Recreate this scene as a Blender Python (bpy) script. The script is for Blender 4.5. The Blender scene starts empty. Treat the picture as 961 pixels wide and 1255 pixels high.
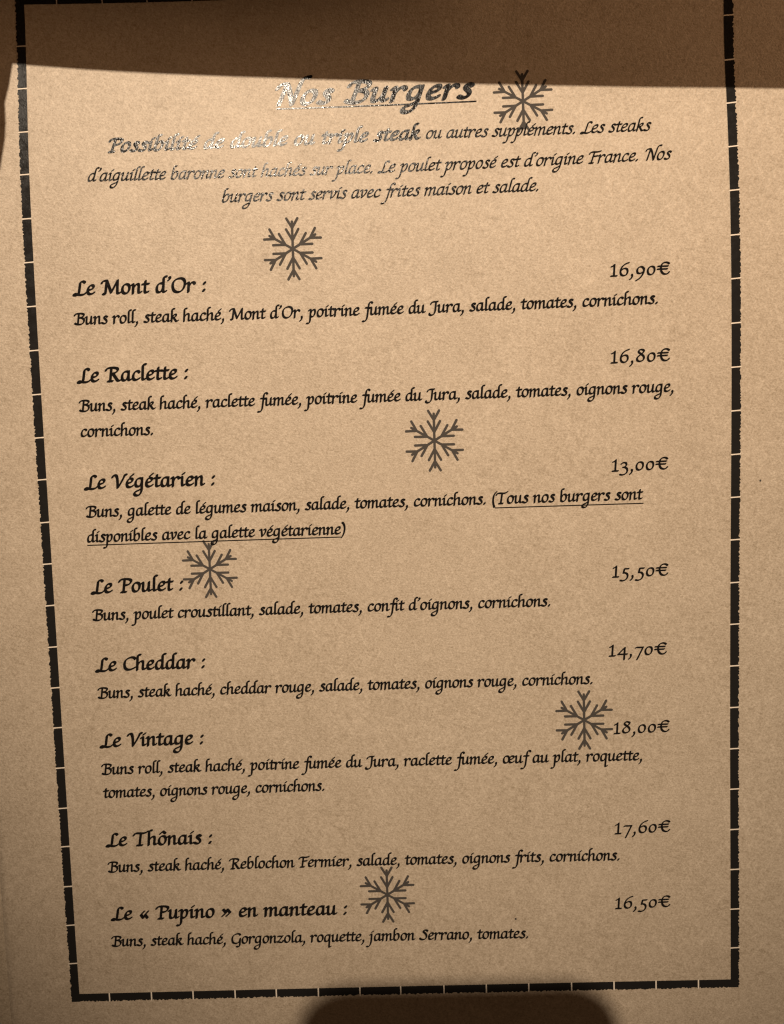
import bpy, math, random
from mathutils import Vector, Matrix, geometry

# ------------------------------------------------------------------ camera, light, exposure
scene = bpy.context.scene
COL = scene.collection
CAM_R = Matrix(((0.9992942823, -0.0327772506, -0.0183463668),
                (0.0313618823, 0.9968577568, -0.0727395701),
                (0.0206729212, 0.0721128599, 0.9971822129)))
CAM_C = Vector((0.0055418714, 0.0141685279, 0.2078985396))
cam_data = bpy.data.cameras.new("camera")
cam = bpy.data.objects.new("camera", cam_data)
COL.objects.link(cam)
cam.matrix_world = Matrix.Translation(CAM_C) @ CAM_R.transposed().to_4x4()
cam_data.sensor_fit = 'VERTICAL'
cam_data.sensor_height = 24.0
cam_data.lens = 990.626 / 1255.0 * 24.0
cam_data.clip_start = 0.01
cam_data.clip_end = 50
cam_data.dof.use_dof = True
cam_data.dof.focus_distance = 0.208
cam_data.dof.aperture_fstop = 9.0
scene.camera = cam

world = bpy.data.worlds.new("World")
scene.world = world
world.use_nodes = True
bg = world.node_tree.nodes["Background"]
bg.inputs[0].default_value = (1.0, 0.60, 0.33, 1)
bg.inputs[1].default_value = 0.058

LAMP = Vector((-0.215, 0.92, 1.24))            # small restaurant spotlight beyond the top of the page
spot = bpy.data.lights.new("ceiling_spot", 'SPOT')
spot.energy = 143
spot.color = (1.0, 0.84, 0.655)
spot.shadow_soft_size = 0.011
spot.spot_size = math.radians(17.3)
spot.spot_blend = 1.0
so = bpy.data.objects.new("ceiling_spot", spot)
COL.objects.link(so)
so.location = LAMP
so.rotation_euler = (Vector((0.010, 0.058, 0)) - LAMP).to_track_quat('-Z', 'Y').to_euler()

fill = bpy.data.lights.new("shade_fill", 'SPOT')   # unseen reddish fill added low on the right to brighten the shaded strip
fill.energy = 6.6
fill.color = (1.0, 0.62, 0.36)
fill.shadow_soft_size = 0.05
fill.spot_size = math.radians(36)
fill.spot_blend = 0.9
fo = bpy.data.objects.new("shade_fill", fill)
COL.objects.link(fo)
fo.location = (0.56, 0.13, 0.20)
fo.rotation_euler = (Vector((0.10, 0.125, 0)) - Vector(fo.location)).to_track_quat('-Z', 'Y').to_euler()

scene.view_settings.view_transform = 'Standard'
scene.view_settings.look = 'None'
scene.view_settings.gamma = 1
scene.view_settings.exposure = 0
scene.cycles.filter_width = 1.25

# ------------------------------------------------------------------ page surface (metres, page lies around z = 0)
S, RATIO = 0.0112, 0.972428
PC = (-0.0307, 0.1607, 0.0091, -0.4175, -0.2436, 0.1589, 0.1437, -0.3124, -0.1341, -0.4682, 0.1864, 0.7166, 0.0993)
def bend(x, y):
    a = max(-1.35, min(1.35, x / S / 8)); b = max(-1.17, min(1.17, y / (S * RATIO) / 12))
    t = max(0.0, (b - 0.55) / 0.45)
    c = PC
    return 0.01 * (c[0]*b*b + c[1]*a*b + c[2]*a*b*b + c[3]*b**3 + c[4]*a*b**3 + c[5]*a*a + c[6]*a*a*b + c[7]*b**4
                   + c[8]*a*b**4 + c[9]*t**3 + c[10]*a*t**3 + c[11]*t**4 + c[12]*a*t**4)

def link(name, verts, faces, mat, parent=None, smooth=False):
    me = bpy.data.meshes.new(name)
    me.from_pydata([tuple(v) for v in verts], [], faces)
    me.validate()
    me.materials.append(mat)
    if smooth:
        me.polygons.foreach_set('use_smooth', [True] * len(me.polygons))
    o = bpy.data.objects.new(name, me)
    COL.objects.link(o)
    o.parent = parent
    return o

def tag(o, label=None, cat=None, group=None, kind=None):
    for k, v in (('label', label), ('category', cat), ('group', group), ('kind', kind)):
        if v: o[k] = v

# ------------------------------------------------------------------ materials
def nodes(name):
    m = bpy.data.materials.new(name)
    m.use_nodes = True
    nt = m.node_tree
    return m, nt, nt.nodes["Principled BSDF"]

def noise(nt, scale, detail=3, rough=0.6, stretch=None, rot=0, offset=0):
    tc = nt.nodes.new("ShaderNodeTexCoord")
    mp = nt.nodes.new("ShaderNodeMapping")
    nt.links.new(tc.outputs['Object'], mp.inputs[0])
    mp.inputs['Location'].default_value = (offset, offset * .7, 0)
    mp.inputs['Rotation'].default_value = (0, 0, rot)
    if stretch:
        mp.vector_type = 'TEXTURE'          # rotate first, then stretch along the fibre
        mp.inputs['Scale'].default_value = stretch
    n = nt.nodes.new("ShaderNodeTexNoise")
    n.inputs['Scale'].default_value = scale
    n.inputs['Detail'].default_value = detail
    n.inputs['Roughness'].default_value = rough
    nt.links.new(mp.outputs[0], n.inputs['Vector'])
    return n.outputs['Fac']

def math_(nt, op, a, b):
    n = nt.nodes.new("ShaderNodeMath"); n.operation = op
    for i, q in enumerate((a, b)):
        if isinstance(q, (int, float)): n.inputs[i].default_value = q
        else: nt.links.new(q, n.inputs[i])
    return n.outputs[0]

def wsum(nt, items):
    tot = None
    for f, w in items:
        q = math_(nt, 'MULTIPLY', math_(nt, 'SUBTRACT', f, 0.5), w)
        tot = q if tot is None else math_(nt, 'ADD', tot, q)
    return tot

def ramp(nt, fac, stops):
    r = nt.nodes.new("ShaderNodeValToRGB")
    el = r.color_ramp.elements
    el[0].position, el[0].color = stops[0][0], (*stops[0][1], 1)
    el[1].position, el[1].color = stops[-1][0], (*stops[-1][1], 1)
    for p, c in stops[1:-1]:
        e = el.new(p); e.color = (*c, 1)
    nt.links.new(fac, r.inputs[0])
    return r.outputs[0]

def kraft(name, base, off=0.0):
    m, nt, b = nodes(name)
    fib = [(noise(nt, 2500, 2, .6, (1, 3.4, 1), math.radians(a), off + k), .50) for k, a in enumerate((35, -28, 82))]
    tot = wsum(nt, fib + [(noise(nt, 2300, 2, .7, None, 0, off + 5), 1.0), (noise(nt, 420, 3, .6, None, 0, off + 7), .26),
                          (noise(nt, 70, 3, .55, None, 0, off + 9), .26), (noise(nt, 16, 2, .5, None, 0, off + 11), .12)])
    # sparse single fibres, pale and dark, lying in different directions
    for a, sgn, o_ in ((20, .10, 20), (-50, .09, 24), (75, -.09, 28), (-10, -.08, 32)):
        fl = ramp(nt, noise(nt, 1000, 1, .5, (1, 5.5, 1), math.radians(a), off + o_), [(.63, (0,)*3), (.70, (1,)*3)])
        tot = math_(nt, 'ADD', tot, math_(nt, 'MULTIPLY', fl, sgn))
    fac = math_(nt, 'ADD', tot, 0.5)
    d = tuple(v * q for v, q in zip(base, (.70, .67, .62)))
    l = tuple(v * q for v, q in zip(base, (1.30, 1.33, 1.38)))
    nt.links.new(ramp(nt, fac, [(.12, d), (.5, base), (.88, l)]), b.inputs['Base Color'])
    b.inputs['Roughness'].default_value = .55
    b.inputs['Specular IOR Level'].default_value = .42
    bp = nt.nodes.new("ShaderNodeBump")
    bp.inputs['Strength'].default_value = .55
    bp.inputs['Distance'].default_value = .00012
    nt.links.new(fac, bp.inputs['Height'])
    nt.links.new(bp.outputs[0], b.inputs['Normal'])
    return m

KRAFT = kraft("kraft_paper", (.425, .337, .247))
KRAFT_UNDER = kraft("kraft_paper_under", (.40, .315, .225), 3.0)

def toner(name, col, rough, bump, spec=.105):
    m, nt, b = nodes(name)
    b.inputs['Base Color'].default_value = (*col, 1)
    wear = ramp(nt, noise(nt, 520, 3, .7, None, 0, 12), [(.40, (rough,)*3), (.62, (rough + .16,)*3)])
    nt.links.new(wear, b.inputs['Roughness'])
    b.inputs['Specular IOR Level'].default_value = spec
    f = wsum(nt, [(noise(nt, 2600, 2, .6), 1.0), (noise(nt, 900, 2, .6, None, 0, 4), .8)])
    bp = nt.nodes.new("ShaderNodeBump")
    bp.inputs['Strength'].default_value = bump
    bp.inputs['Distance'].default_value = .00012
    nt.links.new(f, bp.inputs['Height'])
    nt.links.new(bp.outputs[0], b.inputs['Normal'])
    return m

TONER = toner("black_toner", (.009, .0075, .007), .10, .30)
TONER_BORDER = toner("black_border_toner", (.015, .0135, .0125), .2, .22, .10)
TONER_GREY = toner("grey_brown_toner", (.060, .051, .044), .62, .4)
TICK = toner("pale_gap", (.74, .64, .53), .5, .2)
m, nt, b = nodes("dark_phone_glass")
nt.links.new(ramp(nt, noise(nt, 60, 2), [(0, (.012, .012, .014)), (1, (.02, .02, .022))]), b.inputs['Base Color'])
b.inputs['Roughness'].default_value = .2
PHONE = m
m, nt, b = nodes("dark_wood")
nt.links.new(ramp(nt, noise(nt, 14, 5, .6, (1, 9, 1)), [(.25, (.035, .017, .009)), (.8, (.12, .06, .03))]), b.inputs['Base Color'])
b.inputs['Roughness'].default_value = .45
WOOD = m

# ------------------------------------------------------------------ table and sheets
TZ = -0.016
def sheet(name, x0, x1, y0, y1, dz, thick, mat, step=.0025, parent=None):
    nx = int((x1 - x0) / step) + 1; ny = int((y1 - y0) / step) + 1
    V, F = [], []
    for s in (0, 1):
        for j in range(ny + 1):
            for i in range(nx + 1):
                x = x0 + (x1 - x0) * i / nx; y = y0 + (y1 - y0) * j / ny
                V.append((x, y, bend(x, y) + dz - s * thick))
    w = nx + 1; n = w * (ny + 1)
    for j in range(ny):
        for i in range(nx):
            a = j * w + i
            F.append((a, a + 1, a + w + 1, a + w))
            F.append((n + a, n + a + w, n + a + w + 1, n + a + 1))
    for i in range(nx):
        F.append((i, n + i, n + i + 1, i + 1)); a = ny * w + i
        F.append((a, a + 1, n + a + 1, n + a))
    for j in range(ny):
        a = j * w
        F.append((a, a + w, n + a + w, n + a)); a += nx
        F.append((a, n + a, n + a + w, a + w))
    return link(name, V, F, mat, parent, True)

page = sheet("menu_page", -.1064, .1045, -.1485, .1495, 0, .00025, KRAFT)
tag(page, "lit kraft paper menu page printed with a black dashed border and a list of burgers", "menu")
under = sheet("paper_sheet", -.121, .110, -.170, .146, -.0005, .00025, KRAFT_UNDER, .004)
tag(under, "plain kraft paper sheet lying underneath the printed menu page, seen past its lower left edge", "paper sheet")

def slab(name, x0, x1, y0, y1, z0, z1, mat):
    V = [(x, y, z) for z in (z0, z1) for y in (y0, y1) for x in (x0, x1)]
    F = [(0, 2, 3, 1), (4, 5, 7, 6), (0, 1, 5, 4), (2, 6, 7, 3), (0, 4, 6, 2), (1, 3, 7, 5)]
    return link(name, V, F, mat)
tbl = slab("table", -.5, .5, -.45, .6, TZ - .03, TZ, WOOD)
tag(tbl, "dark brown wooden table top underneath the sheets of the menu", "table")

# ------------------------------------------------------------------ broad-nib lettering
X = 100.0
SW = "M2 118 C0 140 20 156 50 155"
def A(x): return f"M{x+26} 186 C{x+16} 196 {x+2} 188 {x} 160"
BOWL = "M70 90 C50 104 12 94 12 42 C12 8 24 2 38 5 C54 9 66 36 70 62"
GL = {
 'a': (BOWL + "M71 96 L70 25 C70 4 80 2 95 15", 93),
 'b': (A(16) + " L16 34 C16 4 32 0 44 3 C66 8 78 38 74 66 C71 92 58 100 44 92 C32 84 22 66 17 48", 88),
 'c': ("M68 80 C64 98 42 100 30 88 C16 72 10 50 14 28 C18 2 44 -2 70 22", 74),
 'd': (BOWL + A(71) + " L70 25 C70 4 80 2 95 15", 93),
 'e': ("M16 46 C40 50 66 60 64 82 C62 98 42 100 30 88 C14 72 10 48 14 28 C18 2 44 -2 70 22", 75),
 'f': ("M88 168 C82 196 58 200 50 162 C44 120 42 50 36 -20 C32 -64 10 -88 -14 -74 M12 92 L68 92", 58),
 'g': (BOWL.replace('12 8 24 2 38 5', '12 14 24 8 38 11') + "M71 96 L70 -10 C70 -56 50 -84 26 -82 C0 -80 -4 -54 14 -42 C30 -32 52 -28 68 -8", 92),
 'h': (A(16) + " L15 0 M16 50 C30 80 48 100 62 92 C74 86 68 56 67 28 C66 4 78 2 93 15", 92),
 'i': ("M4 84 C12 96 22 98 22 84 L22 25 C22 3 32 2 47 15 M26 132 L40 148", 47),
 'j': ("M4 84 C12 96 22 98 22 84 C22 40 22 6 17 -26 C11 -66 -10 -88 -32 -74 M26 132 L40 148", 46),
 'k': (A(16) + " L15 0 M17 46 C30 80 52 100 64 88 C74 72 52 54 26 50 M36 52 L62 12 C70 2 78 2 90 13", 86),
 'l': (A(18) + " L18 25 C18 3 28 2 43 15", 43),
 'm': ("M2 84 C10 96 18 98 18 84 L17 0 M18 50 C32 82 50 102 60 92 C68 84 64 50 64 0 M65 50 C78 82 96 102 107 92 C114 84 110 55 110 26 C110 3 120 2 135 15", 135),
 'n': ("M2 84 C10 96 18 98 18 84 L17 0 M18 50 C32 82 52 103 63 92 C70 84 66 55 66 26 C66 3 76 2 91 15", 91),
 'o': ("M44 96 C20 94 8 60 13 34 C17 6 34 -1 50 5 C72 15 80 55 72 78 C67 92 57 97 44 96", 84),
 'p': ("M2 82 C10 96 24 98 24 84 L21 -40 C19 -72 4 -86 -16 -76 M24 44 C34 80 54 102 67 90 C80 76 77 40 62 16 C50 0 36 0 23 12", 88),
 'q': (BOWL + "M71 96 L69 -58 C69 -74 77 -78 90 -66", 90),
 'r': ("M2 84 C10 96 18 98 18 84 L17 0 M18 50 C30 78 44 100 58 95 C66 92 70 88 72 78", 73),
 's': ("M62 84 C56 98 30 102 26 84 C22 64 58 54 58 28 C58 0 24 -4 6 14", 68),
 't': ("M28 132 L24 26 C24 2 38 2 55 15 M2 90 L58 93", 56),
 'u': ("M2 84 C10 96 18 98 18 82 L16 28 C16 0 36 0 46 10 C60 24 67 44 69 66 M70 97 L69 25 C69 4 79 2 94 15", 93),
 'v': ("M2 84 C10 98 22 98 23 78 L31 4 C54 24 76 62 71 86 C69 98 58 98 52 90", 78),
 'z': ("M8 86 C24 100 40 82 68 94 L10 8 C28 18 44 -3 66 6 C74 10 76 18 72 28", 80),
 'L': ("M98 132 C92 158 64 162 56 126 L48 22 C44 4 28 -6 10 -2 C-4 2 0 14 14 12 C34 10 44 2 62 1 C82 0 98 6 110 22", 106),
 'M': ("M-2 118 C0 146 22 158 42 152 L32 8 C30 -2 20 -2 12 6 M42 153 L84 16 L138 154 M138 154 L138 26 C138 2 150 2 165 15", 164),
 'B': (SW + " C94 158 112 142 108 120 C104 96 76 86 54 83 C96 86 116 66 112 42 C108 12 82 -2 52 0 C34 1 20 4 8 16 M50 152 L42 2", 120),
 'R': (SW + " C96 158 112 140 108 118 C104 92 80 80 56 79 M50 152 L42 0 M64 80 L104 14 C112 1 124 1 138 13 M22 2 L62 2", 130),
 'P': (SW + " C96 158 114 140 110 116 C106 86 82 72 58 74 M50 152 L42 0 M22 2 L64 2", 108),
 'F': ("M2 118 C0 140 20 154 46 150 C76 144 98 148 118 160 M52 150 L43 0 M46 80 L94 85 M22 2 L64 2", 104),
 'T': ("M2 116 C2 140 20 154 50 149 C90 142 112 148 130 174 M68 147 L58 0 M36 2 L82 2", 122),
 'V': ("M2 120 C2 148 28 162 38 138 C48 108 50 50 52 4 C80 50 110 110 112 142 C112 156 122 160 130 152", 116),
 'N': ("M2 118 C2 148 24 158 46 152 L36 4 M46 153 C70 100 90 50 106 2 L118 150 C120 192 138 216 158 202", 130),
 'O': ("M76 156 C34 152 8 100 14 56 C18 12 44 -4 72 2 C112 14 130 70 120 112 C114 142 98 158 76 156", 132),
 'C': ("M112 126 C108 152 84 162 62 150 C28 132 8 90 14 50 C18 8 54 -12 114 30", 112),
 'J': ("M8 112 C8 142 34 156 66 151 L86 154 M66 151 L62 30 C60 -10 42 -34 16 -32 C0 -30 -8 -18 -4 -8", 82),
 'G': ("M112 126 C108 152 84 162 62 150 C28 132 8 90 14 50 C18 8 50 -6 84 10 C98 18 108 36 112 64 M113 72 L110 -18 C108 -44 88 -52 72 -38", 124),
 'S': ("M98 128 C94 154 54 164 46 134 C38 106 92 88 88 44 C84 2 32 -12 6 24", 100),
 '0': ("M44 96 C20 94 8 60 13 34 C17 6 34 -1 50 5 C74 15 80 55 72 78 C67 92 57 97 44 96", 88),
 '1': ("M10 112 C20 116 30 126 36 140 L36 2 M10 2 L62 2", 70),
 '3': ("M12 82 C20 102 58 106 60 78 C62 54 44 44 28 42 C60 46 78 20 70 -10 C62 -44 22 -56 2 -40", 82),
 '4': ("M72 -48 L72 98 L10 18 L98 18", 100),
 '5': ("M76 97 L36 96 L28 46 C58 56 78 26 68 -8 C60 -42 22 -56 2 -40", 84),
 '6': ("M88 160 C50 150 14 100 14 48 C14 12 34 -1 52 3 C76 8 84 36 80 60 C76 88 46 98 17 60", 90),
 '7': ("M12 90 C24 100 42 90 84 95 L32 -52", 84),
 '8': ("M76 132 C66 160 28 160 24 130 C20 96 82 84 79 42 C76 0 14 -8 12 36 C12 72 68 84 76 132", 92),
 '9': ("M76 68 C72 92 56 100 42 96 C18 90 10 60 17 36 C24 14 56 14 77 46 M79 76 C82 28 60 -32 10 -58", 90),
 '€': ("M108 126 C90 160 50 152 38 110 C26 60 40 8 76 3 C94 1 106 12 112 26 M6 94 L98 94 M4 62 L92 62", 112),
 ',': ("M20 12 C30 2 26 -24 6 -42", 42), '.': ("M14 6 L24 12 L18 2 L20 16", 42), ':': ("M14 8 L24 14 L18 4 L20 18 M18 80 L28 86 L22 76 L24 90", 48),
 '(': ("M52 176 C12 124 8 20 38 -42", 48), ')': ("M10 176 C50 124 54 20 10 -42", 56),
 '’': ("M22 178 C34 170 30 150 14 134", 34),
 '«': ("M48 86 L20 50 L44 14 M86 86 L58 50 L82 14", 100), '»': ("M18 86 L46 50 L14 14 M56 86 L84 50 L52 14", 100),
}
GL['é'] = (GL['e'][0] + " M46 122 L70 154", GL['e'][1])
GL['ô'] = (GL['o'][0] + " M22 132 L48 168 L70 136", GL['o'][1])
GL['œ'] = (GL['o'][0] + " M82 46 C106 50 132 60 130 82 C128 98 108 100 96 88 C80 72 76 48 80 28 C84 2 110 -2 136 22", 141)
SPACE = 50

def strokes(d):
    import re
    tok = re.findall(r'[MLC]|-?\d+(?:\.\d+)?', d)
    out, cur, i, cmd = [], None, 0, None
    while i < len(tok):
        if tok[i] in 'MLC': cmd = tok[i]; i += 1
        if cmd == 'M':
            cur = [Vector((float(tok[i]), float(tok[i+1])))]; out.append(cur); i += 2; cmd = 'L'
        elif cmd == 'L':
            cur.append(Vector((float(tok[i]), float(tok[i+1])))); i += 2
        else:
            p0 = cur[-1]; p = [Vector((float(tok[i+2*k]), float(tok[i+2*k+1]))) for k in range(3)]; i += 6
            n = 9
            for k in range(1, n + 1):
                t = k / n; s = 1 - t
                cur.append(p0*s**3 + p[0]*3*s*s*t + p[1]*3*s*t*t + p[2]*t**3)
    return out

def hull(pts):
    pts = sorted(set((round(p[0], 4), round(p[1], 4)) for p in pts))
    def half(ps):
        h = []
        for p in ps:
            while len(h) > 1 and (h[-1][0]-h[-2][0])*(p[1]-h[-2][1]) - (h[-1][1]-h[-2][1])*(p[0]-h[-2][0]) <= 1e-9: h.pop()
            h.append(p)
        return h
    a, b_ = half(pts), half(pts[::-1])
    return a[:-1] + b_[:-1]

def sweep(paths, nib):
    """One flat, non-overlapping triangulation of every nib-swept segment."""
    V, F = [], []
    for st in paths:
        if len(st) == 1: st = st * 2
        for p, q in zip(st, st[1:]):
            h = hull([(p.x+n[0], p.y+n[1]) for n in nib] + [(q.x+n[0], q.y+n[1]) for n in nib])
            F.append(list(range(len(V), len(V) + len(h)))); V += [Vector(x) for x in h]
    vs, es, fs, ov, oe, of = geometry.delaunay_2d_cdt(V, [], F, 0, 0.02)
    return [tuple(v) for v in vs], [f for f, o in zip(fs, of) if o]

def nib_shape(a, b_, ang=42):
    c, s = math.cos(math.radians(ang)), math.sin(math.radians(ang))
    return [(a*math.cos(t)*c - b_*math.sin(t)*s, a*math.cos(t)*s + b_*math.sin(t)*c) for t in [2*math.pi*k/10 for k in range(10)]]

# style: nib long/short half-axes, shear, x-height in metres (None: follow the width), letter gap
STYLE = {'title': ((18.5, 8.5), .27, .00365), 'introb': ((18, 8.5), .27, .00240), 'intro': ((14, 6), .28, .00208),
         'name': ((17, 7), .07, .00250), 'desc': ((16, 6.8), .08, .00200), 'price': ((13, 6.8), .06, .00216)}
CACHE = {}
def glyph(ch, style):
    key = (ch, style)
    if key not in CACHE:
        (a, b_), sh, _ = STYLE[style]
        top = .8 if ch in '0123456789€' else .86 if style == 'title' else .69
        def fix(p):
            y = p.y if p.y < 100 else 100 + (p.y - 100) * top
            return Vector((p.x + sh * y, y))
        paths = [[fix(p) for p in st] for st in strokes(GL[ch][0])]
        CACHE[key] = sweep(paths, nib_shape(a, b_))
    return CACHE[key]

INK = .00005
def text_mesh(text, style, x0, y0, x1, y1):
    xs, pen, ink = [], 0.0, []
    for ch in text:
        xs.append(pen)
        if ch == ' ': pen += SPACE
        else:
            vs, _ = glyph(ch, style)
            ink += [pen + min(v[0] for v in vs), pen + max(v[0] for v in vs)]
            pen += GL[ch][1]
    hsc = STYLE[style][2] / 100
    gaps = len(text) - 1
    lo, hi = min(ink), max(ink)
    need = (x1 - x0) / hsc
    # most of the difference goes to the letters' width, the rest to the gaps between them
    stretch = 1 + .6 * (need / (hi - lo) - 1)
    gap = (need / stretch - (hi - lo)) / gaps
    DBG.append((text[:20], style, round(stretch, 3), round(gap, 1)))
    lo0 = lo
    V, F = [], []
    sl = (y1 - y0) / (x1 - x0)
    for k, ch in enumerate(text):
        if ch == ' ': continue
        vs, fs = glyph(ch, style)
        base = len(V)
        for v in vs:
            lx = (xs[k] + gap * k + v[0] - lo0) * stretch * hsc
            x = x0 + lx; y = y0 + sl * lx + v[1] * hsc
            V.append((x, y, bend(x, y) + INK))
        F += [tuple(base + i for i in f) for f in fs]
    return V, F
DBG = []

def bar(x0, y0, x1, y1, w, lift=INK, n=24):
    V, F = [], []
    for k in range(n + 1):
        t = k / n; x = x0 + (x1 - x0) * t; y = y0 + (y1 - y0) * t
        V += [(x, y - w/2, bend(x, y - w/2) + lift), (x, y + w/2, bend(x, y + w/2) + lift)]
    for k in range(n): F.append((2*k, 2*k+2, 2*k+3, 2*k+1))
    return V, F

LINES = [
    ('Nos Burgers', 'title', -24.96, 101.47, 25.66, 102.46),
    ('Possibilité de double ou triple steak', 'introb', -67.64, 92.42, 11.58, 93.07),
    ('ou autres suppléments. Les steaks', 'intro', 12.82, 93.08, 69.02, 92.21),
    ('d’aiguillette baronne sont hachés sur place. Le poulet proposé est d’origine France. Nos', 'intro', -72.89, 85.18, 73.72, 84.80),
    ('burgers sont servis avec frites maison et salade.', 'intro', -39.28, 78.98, 40.59, 78.62),
    ('Le Mont d’Or :', 'name', -78.08, 56.86, -43.98, 56.82),
    ('Buns roll, steak haché, Mont d’Or, poitrine fumée du Jura, salade, tomates, cornichons.', 'desc', -78.06, 49.48, 69.47, 49.38),
    ('16,90€', 'price', 57.76, 56.62, 72.59, 56.48),
    ('Le Raclette :', 'name', -78.20, 34.85, -49.57, 34.97),
    ('Buns, steak haché, raclette fumée, poitrine fumée du Jura, salade, tomates, oignons rouge,', 'desc', -78.04, 27.51, 73.11, 27.38),
    ('cornichons.', 'desc', -77.96, 21.03, -59.37, 20.99),
    ('16,80€', 'price', 57.50, 35.09, 72.35, 35.13),
    ('Le Végétarien :', 'name', -77.98, 7.56, -43.97, 7.59),
    ('Buns, galette de légumes maison, salade, tomates, cornichons. (Tous nos burgers sont', 'desc', -77.84, 0.33, 65.49, 0.45),
    ('disponibles avec la galette végétarienne)', 'desc', -77.93, -6.17, -10.88, -6.20),
    ('13,00€', 'price', 57.47, 7.81, 71.79, 7.95),
    ('Le Poulet :', 'name', -77.83, -19.58, -53.54, -19.44),
    ('Buns, poulet croustillant, salade, tomates, confit d’oignons, cornichons.', 'desc', -77.74, -26.69, 41.46, -26.54),
    ('15,50€', 'price', 57.32, -19.47, 71.73, -19.33),
    ('Le Cheddar :', 'name', -77.86, -40.19, -48.81, -40.15),
    ('Buns, steak haché, cheddar rouge, salade, tomates, oignons rouge, cornichons.', 'desc', -77.57, -47.38, 52.05, -47.34),
    ('14,70€', 'price', 56.19, -40.16, 71.27, -39.93),
    ('Le Vintage :', 'name', -77.88, -60.50, -50.21, -60.46),
    ('Buns roll, steak haché, poitrine fumée du Jura, raclette fumée, œuf au plat, roquette,', 'desc', -77.76, -67.87, 64.59, -68.03),
    ('tomates, oignons rouge, cornichons.', 'desc', -77.67, -74.19, -18.97, -74.03),
    ('18,00€', 'price', 57.17, -60.80, 71.85, -60.53),
    ('Le Thônais :', 'name', -77.83, -87.46, -49.22, -87.54),
    ('Buns, steak haché, Reblochon Fermier, salade, tomates, oignons frits, cornichons.', 'desc', -77.59, -94.59, 58.39, -94.91),
    ('17,60€', 'price', 57.08, -87.77, 71.82, -87.44),
    ('Le « Pupino » en manteau :', 'name', -77.62, -107.85, -14.06, -108.04),
    ('Buns, steak haché, Gorgonzola, roquette, jambon Serrano, tomates.', 'desc', -77.85, -115.23, 33.87, -115.76),
    ('16,50€', 'price', 56.89, -108.21, 71.63, -107.93),
]
mm = .001
NAMES = {'title': 'heading', 'introb': 'bold_text', 'intro': 'intro_text', 'name': 'dish_name', 'desc': 'dish_description', 'price': 'price'}
UNDER = {'Nos Burgers': (-24.84, 102.15, 25.86, 102.0, .36),
         'Buns, galette de légumes maison, salade, tomates, cornichons. (Tous nos burgers sont': (27.72, -.62, 65.49, -.58, .26),
         'disponibles avec la galette végétarienne)': (-77.92, -6.95, -12.27, -6.92, .26)}
for text, style, x0, y0, x1, y1 in LINES:
    if style == 'title': y0, y1 = 103.1, 102.95
    o = link(NAMES[style], *text_mesh(text, style, x0*mm, y0*mm, x1*mm, y1*mm), TONER, page)
    if text in UNDER:
        u = UNDER[text]
        link('underline', *bar(*(q*mm for q in u), lift=INK*1.25), TONER, o)

# ------------------------------------------------------------------ snowflakes
def flake_paths():
    out = []
    for k in range(6):
        a = math.radians(60 * k); c, s = math.cos(a), math.sin(a)
        def P(x, y): return Vector((c*x - s*y, s*x + c*y))
        out += [[P(0, 0), P(0, 86)], [P(-18, 96), P(0, 66), P(18, 96)], [P(-20, 62), P(0, 27), P(20, 62)]]
    return out
FL = sweep(flake_paths(), nib_shape(4.2, 4.2))
rng = random.Random(4)
for cx, cy, r in ((37.49, 101.43, 7.95), (-21.72, 66.71, 7.95), (12.69, 17.11, 7.95), (-46.54, -14.21, 7.6), (49.68, -56.95, 7.95), (-3.34, -102.91, 7.75)):
    V = []
    for v in FL[0]:
        x = (cx + v[0] * r * .0098) * mm; y = (cy + v[1] * r * .0100) * mm
        V.append((x, y, bend(x, y) + .000025))
    link('snowflake', V, FL[1], TONER_GREY, page)

# ------------------------------------------------------------------ border of dashed black band with a ragged outer edge
U0, U1, V0, V1 = -8*S, 8*S, -12*S*RATIO, 12*S*RATIO
BW = .2 * S
def band(vert, outer, inner, a, b_, ticks):
    """a band from a to b_ along one side; outer edge ragged, cut by the gaps in ticks"""
    cuts = sorted(t*mm for t in ticks)
    gap = .00036
    segs, s = [], a
    for t in cuts: segs.append((s, t - gap/2)); s = t + gap/2
    segs.append((s, b_))
    V, F = [], []
    for s0, s1 in segs:
        if s1 <= s0: continue
        n = max(2, int((s1 - s0) / .00032))
        base = len(V)
        for k in range(n + 1):
            t = s0 + (s1 - s0) * k / n
            sg = 1 if outer > inner else -1
            jag = rng.choice((0, 0, -.0001, .00008, .00014, -.00016, -.00026)) if 0 < k < n else 0
            for q in (outer + sg * jag, (outer*.5 + inner*.5), inner):
                x, y = (q, t) if vert else (t, q)
                V.append((x, y, bend(x, y) + INK))
            if k:
                c = base + 3*k
                for e in (0, 1): F.append((c-3+e, c+e, c+1+e, c-2+e))
    return V, F
RT = [-108.93, -119.64, -98.08, -87.21, -76.3, -65.45, -54.46, -43.44, -32.49, -21.64, -10.58, 0.28, 11.13, 22.08, 32.93, 43.79, 54.69, 65.36, 76.3, 87.09, 97.94, 108.71, 119.6]
LT = [-119.75, -108.96, -98.17, -87.14, -76.66, -65.7, -54.83, -44.14, -33.31, -22.35, -11.46, -0.65, 10.4, 21.16, 32.16, 43.29, 54.35, 65.37, 76.25, 87.26, 97.94, 108.92, 119.7]
BT = [-79.25, -67.86, -56.6, -45.24, -34.12, -22.79, -11.59, -0.63, 10.98, 22.34, 33.68, 45.11, 56.41, 67.58, 78.83]
def merge(parts):
    V, F = [], []
    for v, f in parts:
        F += [tuple(i + len(V) for i in q) for q in f]; V += v
    return V, F
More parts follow.
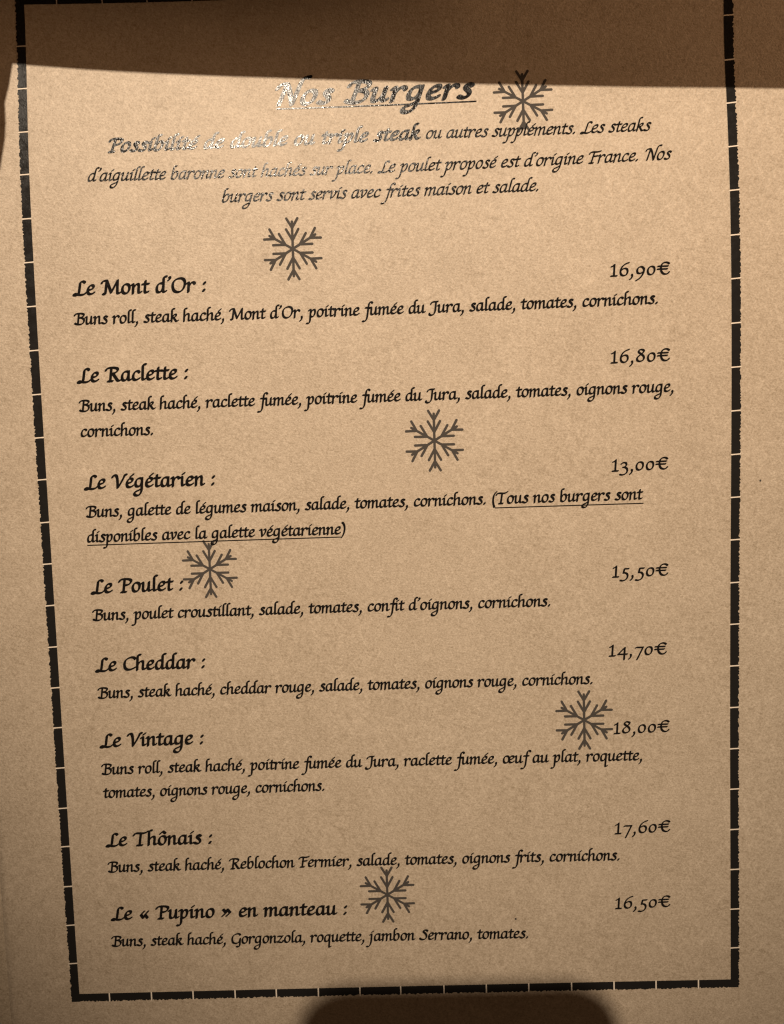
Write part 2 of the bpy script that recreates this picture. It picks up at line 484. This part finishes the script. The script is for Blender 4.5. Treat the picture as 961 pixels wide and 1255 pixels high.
parts = [band(True, U0, U0 + BW, V0, V1 + .0016, LT), band(True, U1, U1 - BW, V0, V1 + .0016, RT),
         band(False, V0, V0 + BW, U0 + BW, U1 - BW, BT), band(False, V1 + .0016, V1 + .0016 - BW, U0 + BW, U1 - BW, BT)]
border = link('border', *merge(parts), TONER_BORDER, page)
tk = []
for side, ts in ((U0 + BW/2, LT), (U1 - BW/2, RT)):
    for t in ts:
        t *= mm
        tk.append(bar(side - BW*.56, t - .0001, side + BW*.56, t + .0001, .00027 if t < .115 else .00014, INK*1.3, 2))
def vbar(x, y0, y1, w):
    V = [(q, y, bend(q, y) + INK*1.3) for y in (y0, y1) for q in (x - w/2, x + w/2)]
    return V, [(0, 1, 3, 2)]
for yy in (V0 + BW/2, V1 + .0016 - BW/2):
    for t in BT: tk.append(vbar(t*mm, yy - BW*.56, yy + BW*.56, .00034 if yy < 0 else .00016))
link('border_gap', *merge(tk), TICK, border)
# two small dark specks in the paper
for x, y, r in ((30.6, -110.4, .28), (94.6, 4.3, .25)):
    V = [((x + r*math.cos(k*1.05)*(1 + .3*math.sin(3*k)))*mm, (y + r*1.2*math.sin(k*1.05))*mm) for k in range(6)]
    link('speck', [(a, c, bend(a, c) + .00003) for a, c in V], [tuple(range(6))], TONER_GREY, page)

# ------------------------------------------------------------------ what shades the page: an added, unseen sheet and the phone
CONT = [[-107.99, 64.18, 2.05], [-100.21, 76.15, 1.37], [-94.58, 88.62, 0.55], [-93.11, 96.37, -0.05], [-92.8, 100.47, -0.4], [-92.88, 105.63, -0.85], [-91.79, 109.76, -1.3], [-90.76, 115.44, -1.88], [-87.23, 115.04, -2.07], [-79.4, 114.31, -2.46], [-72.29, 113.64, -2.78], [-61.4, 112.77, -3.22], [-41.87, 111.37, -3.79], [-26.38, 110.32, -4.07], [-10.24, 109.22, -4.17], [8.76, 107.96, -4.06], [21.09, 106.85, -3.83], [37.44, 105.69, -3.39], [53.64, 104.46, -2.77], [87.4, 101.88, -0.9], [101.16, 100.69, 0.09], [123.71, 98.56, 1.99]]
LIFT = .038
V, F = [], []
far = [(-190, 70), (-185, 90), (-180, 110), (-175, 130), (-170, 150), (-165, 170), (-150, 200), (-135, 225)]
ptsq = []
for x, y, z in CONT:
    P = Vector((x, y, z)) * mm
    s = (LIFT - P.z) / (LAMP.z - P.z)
    ptsq.append(P + (LAMP - P) * s)  # shadow outline carried back towards the lamp gives the added sheet its edge
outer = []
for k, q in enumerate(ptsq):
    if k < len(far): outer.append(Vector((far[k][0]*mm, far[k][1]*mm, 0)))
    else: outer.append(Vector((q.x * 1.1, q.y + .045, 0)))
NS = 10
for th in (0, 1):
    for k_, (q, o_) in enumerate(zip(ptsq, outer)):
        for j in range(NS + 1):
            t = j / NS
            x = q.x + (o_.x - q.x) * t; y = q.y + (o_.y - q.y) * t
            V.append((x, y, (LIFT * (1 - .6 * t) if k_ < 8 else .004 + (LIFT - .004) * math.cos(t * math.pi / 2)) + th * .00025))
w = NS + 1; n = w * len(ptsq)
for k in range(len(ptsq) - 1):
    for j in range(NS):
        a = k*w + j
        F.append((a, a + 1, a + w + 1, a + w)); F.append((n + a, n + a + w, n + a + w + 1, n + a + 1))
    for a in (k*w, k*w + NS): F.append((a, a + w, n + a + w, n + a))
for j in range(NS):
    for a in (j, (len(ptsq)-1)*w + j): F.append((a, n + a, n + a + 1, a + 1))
lift = link("shade_sheet", V, F, KRAFT_UNDER, None, True)
tag(lift, "plain kraft sheet added out of view to shade the top of the printed page", "paper sheet")

def rounded(w, h, r, n=8):
    out = []
    for cx, cy, a0 in ((w/2-r, h/2-r, 0), (-w/2+r, h/2-r, 90), (-w/2+r, -h/2+r, 180), (w/2-r, -h/2+r, 270)):
        for k in range(n + 1):
            a = math.radians(a0 + 90*k/n); out.append((cx + r*math.cos(a), cy + r*math.sin(a)))
    return out
def prism(outline, z0, z1, ch=.0):
    n = len(outline); V = [(x, y, z) for z in (z0, z1) for x, y in outline]
    F = [tuple(range(n))[::-1], tuple(range(n, 2*n))] + [(k, (k+1) % n, n + (k+1) % n, n + k) for k in range(n)]
    return V, F
PZ = .262
sc_ = 1 - PZ / LAMP.z
top = Vector((14.4*mm, -128.9*mm, 0)); top = top + (LAMP - top) * (PZ / LAMP.z)
PW, PH = .0870 * sc_, .148
phone = link("smartphone", *prism(rounded(PW, PH, .0115), 0, .008), PHONE)
phone.location = (top.x, top.y - PH/2, PZ)
tag(phone, "dark smartphone with rounded corners held above the menu, shading its lower edge", "smartphone")
for k in range(3):
    c = [(.008*math.cos(a), .008*math.sin(a)) for a in [math.tau*i/20 for i in range(20)]]
    dx, dy = ((-.010, -.010), (.010, -.010), (0, .010))[k]
    l = link("camera_lens", *prism([(x + dx - PW/2 + .022, y + dy + PH/2 - .022) for x, y in c], -.002, -.0002), PHONE, phone)
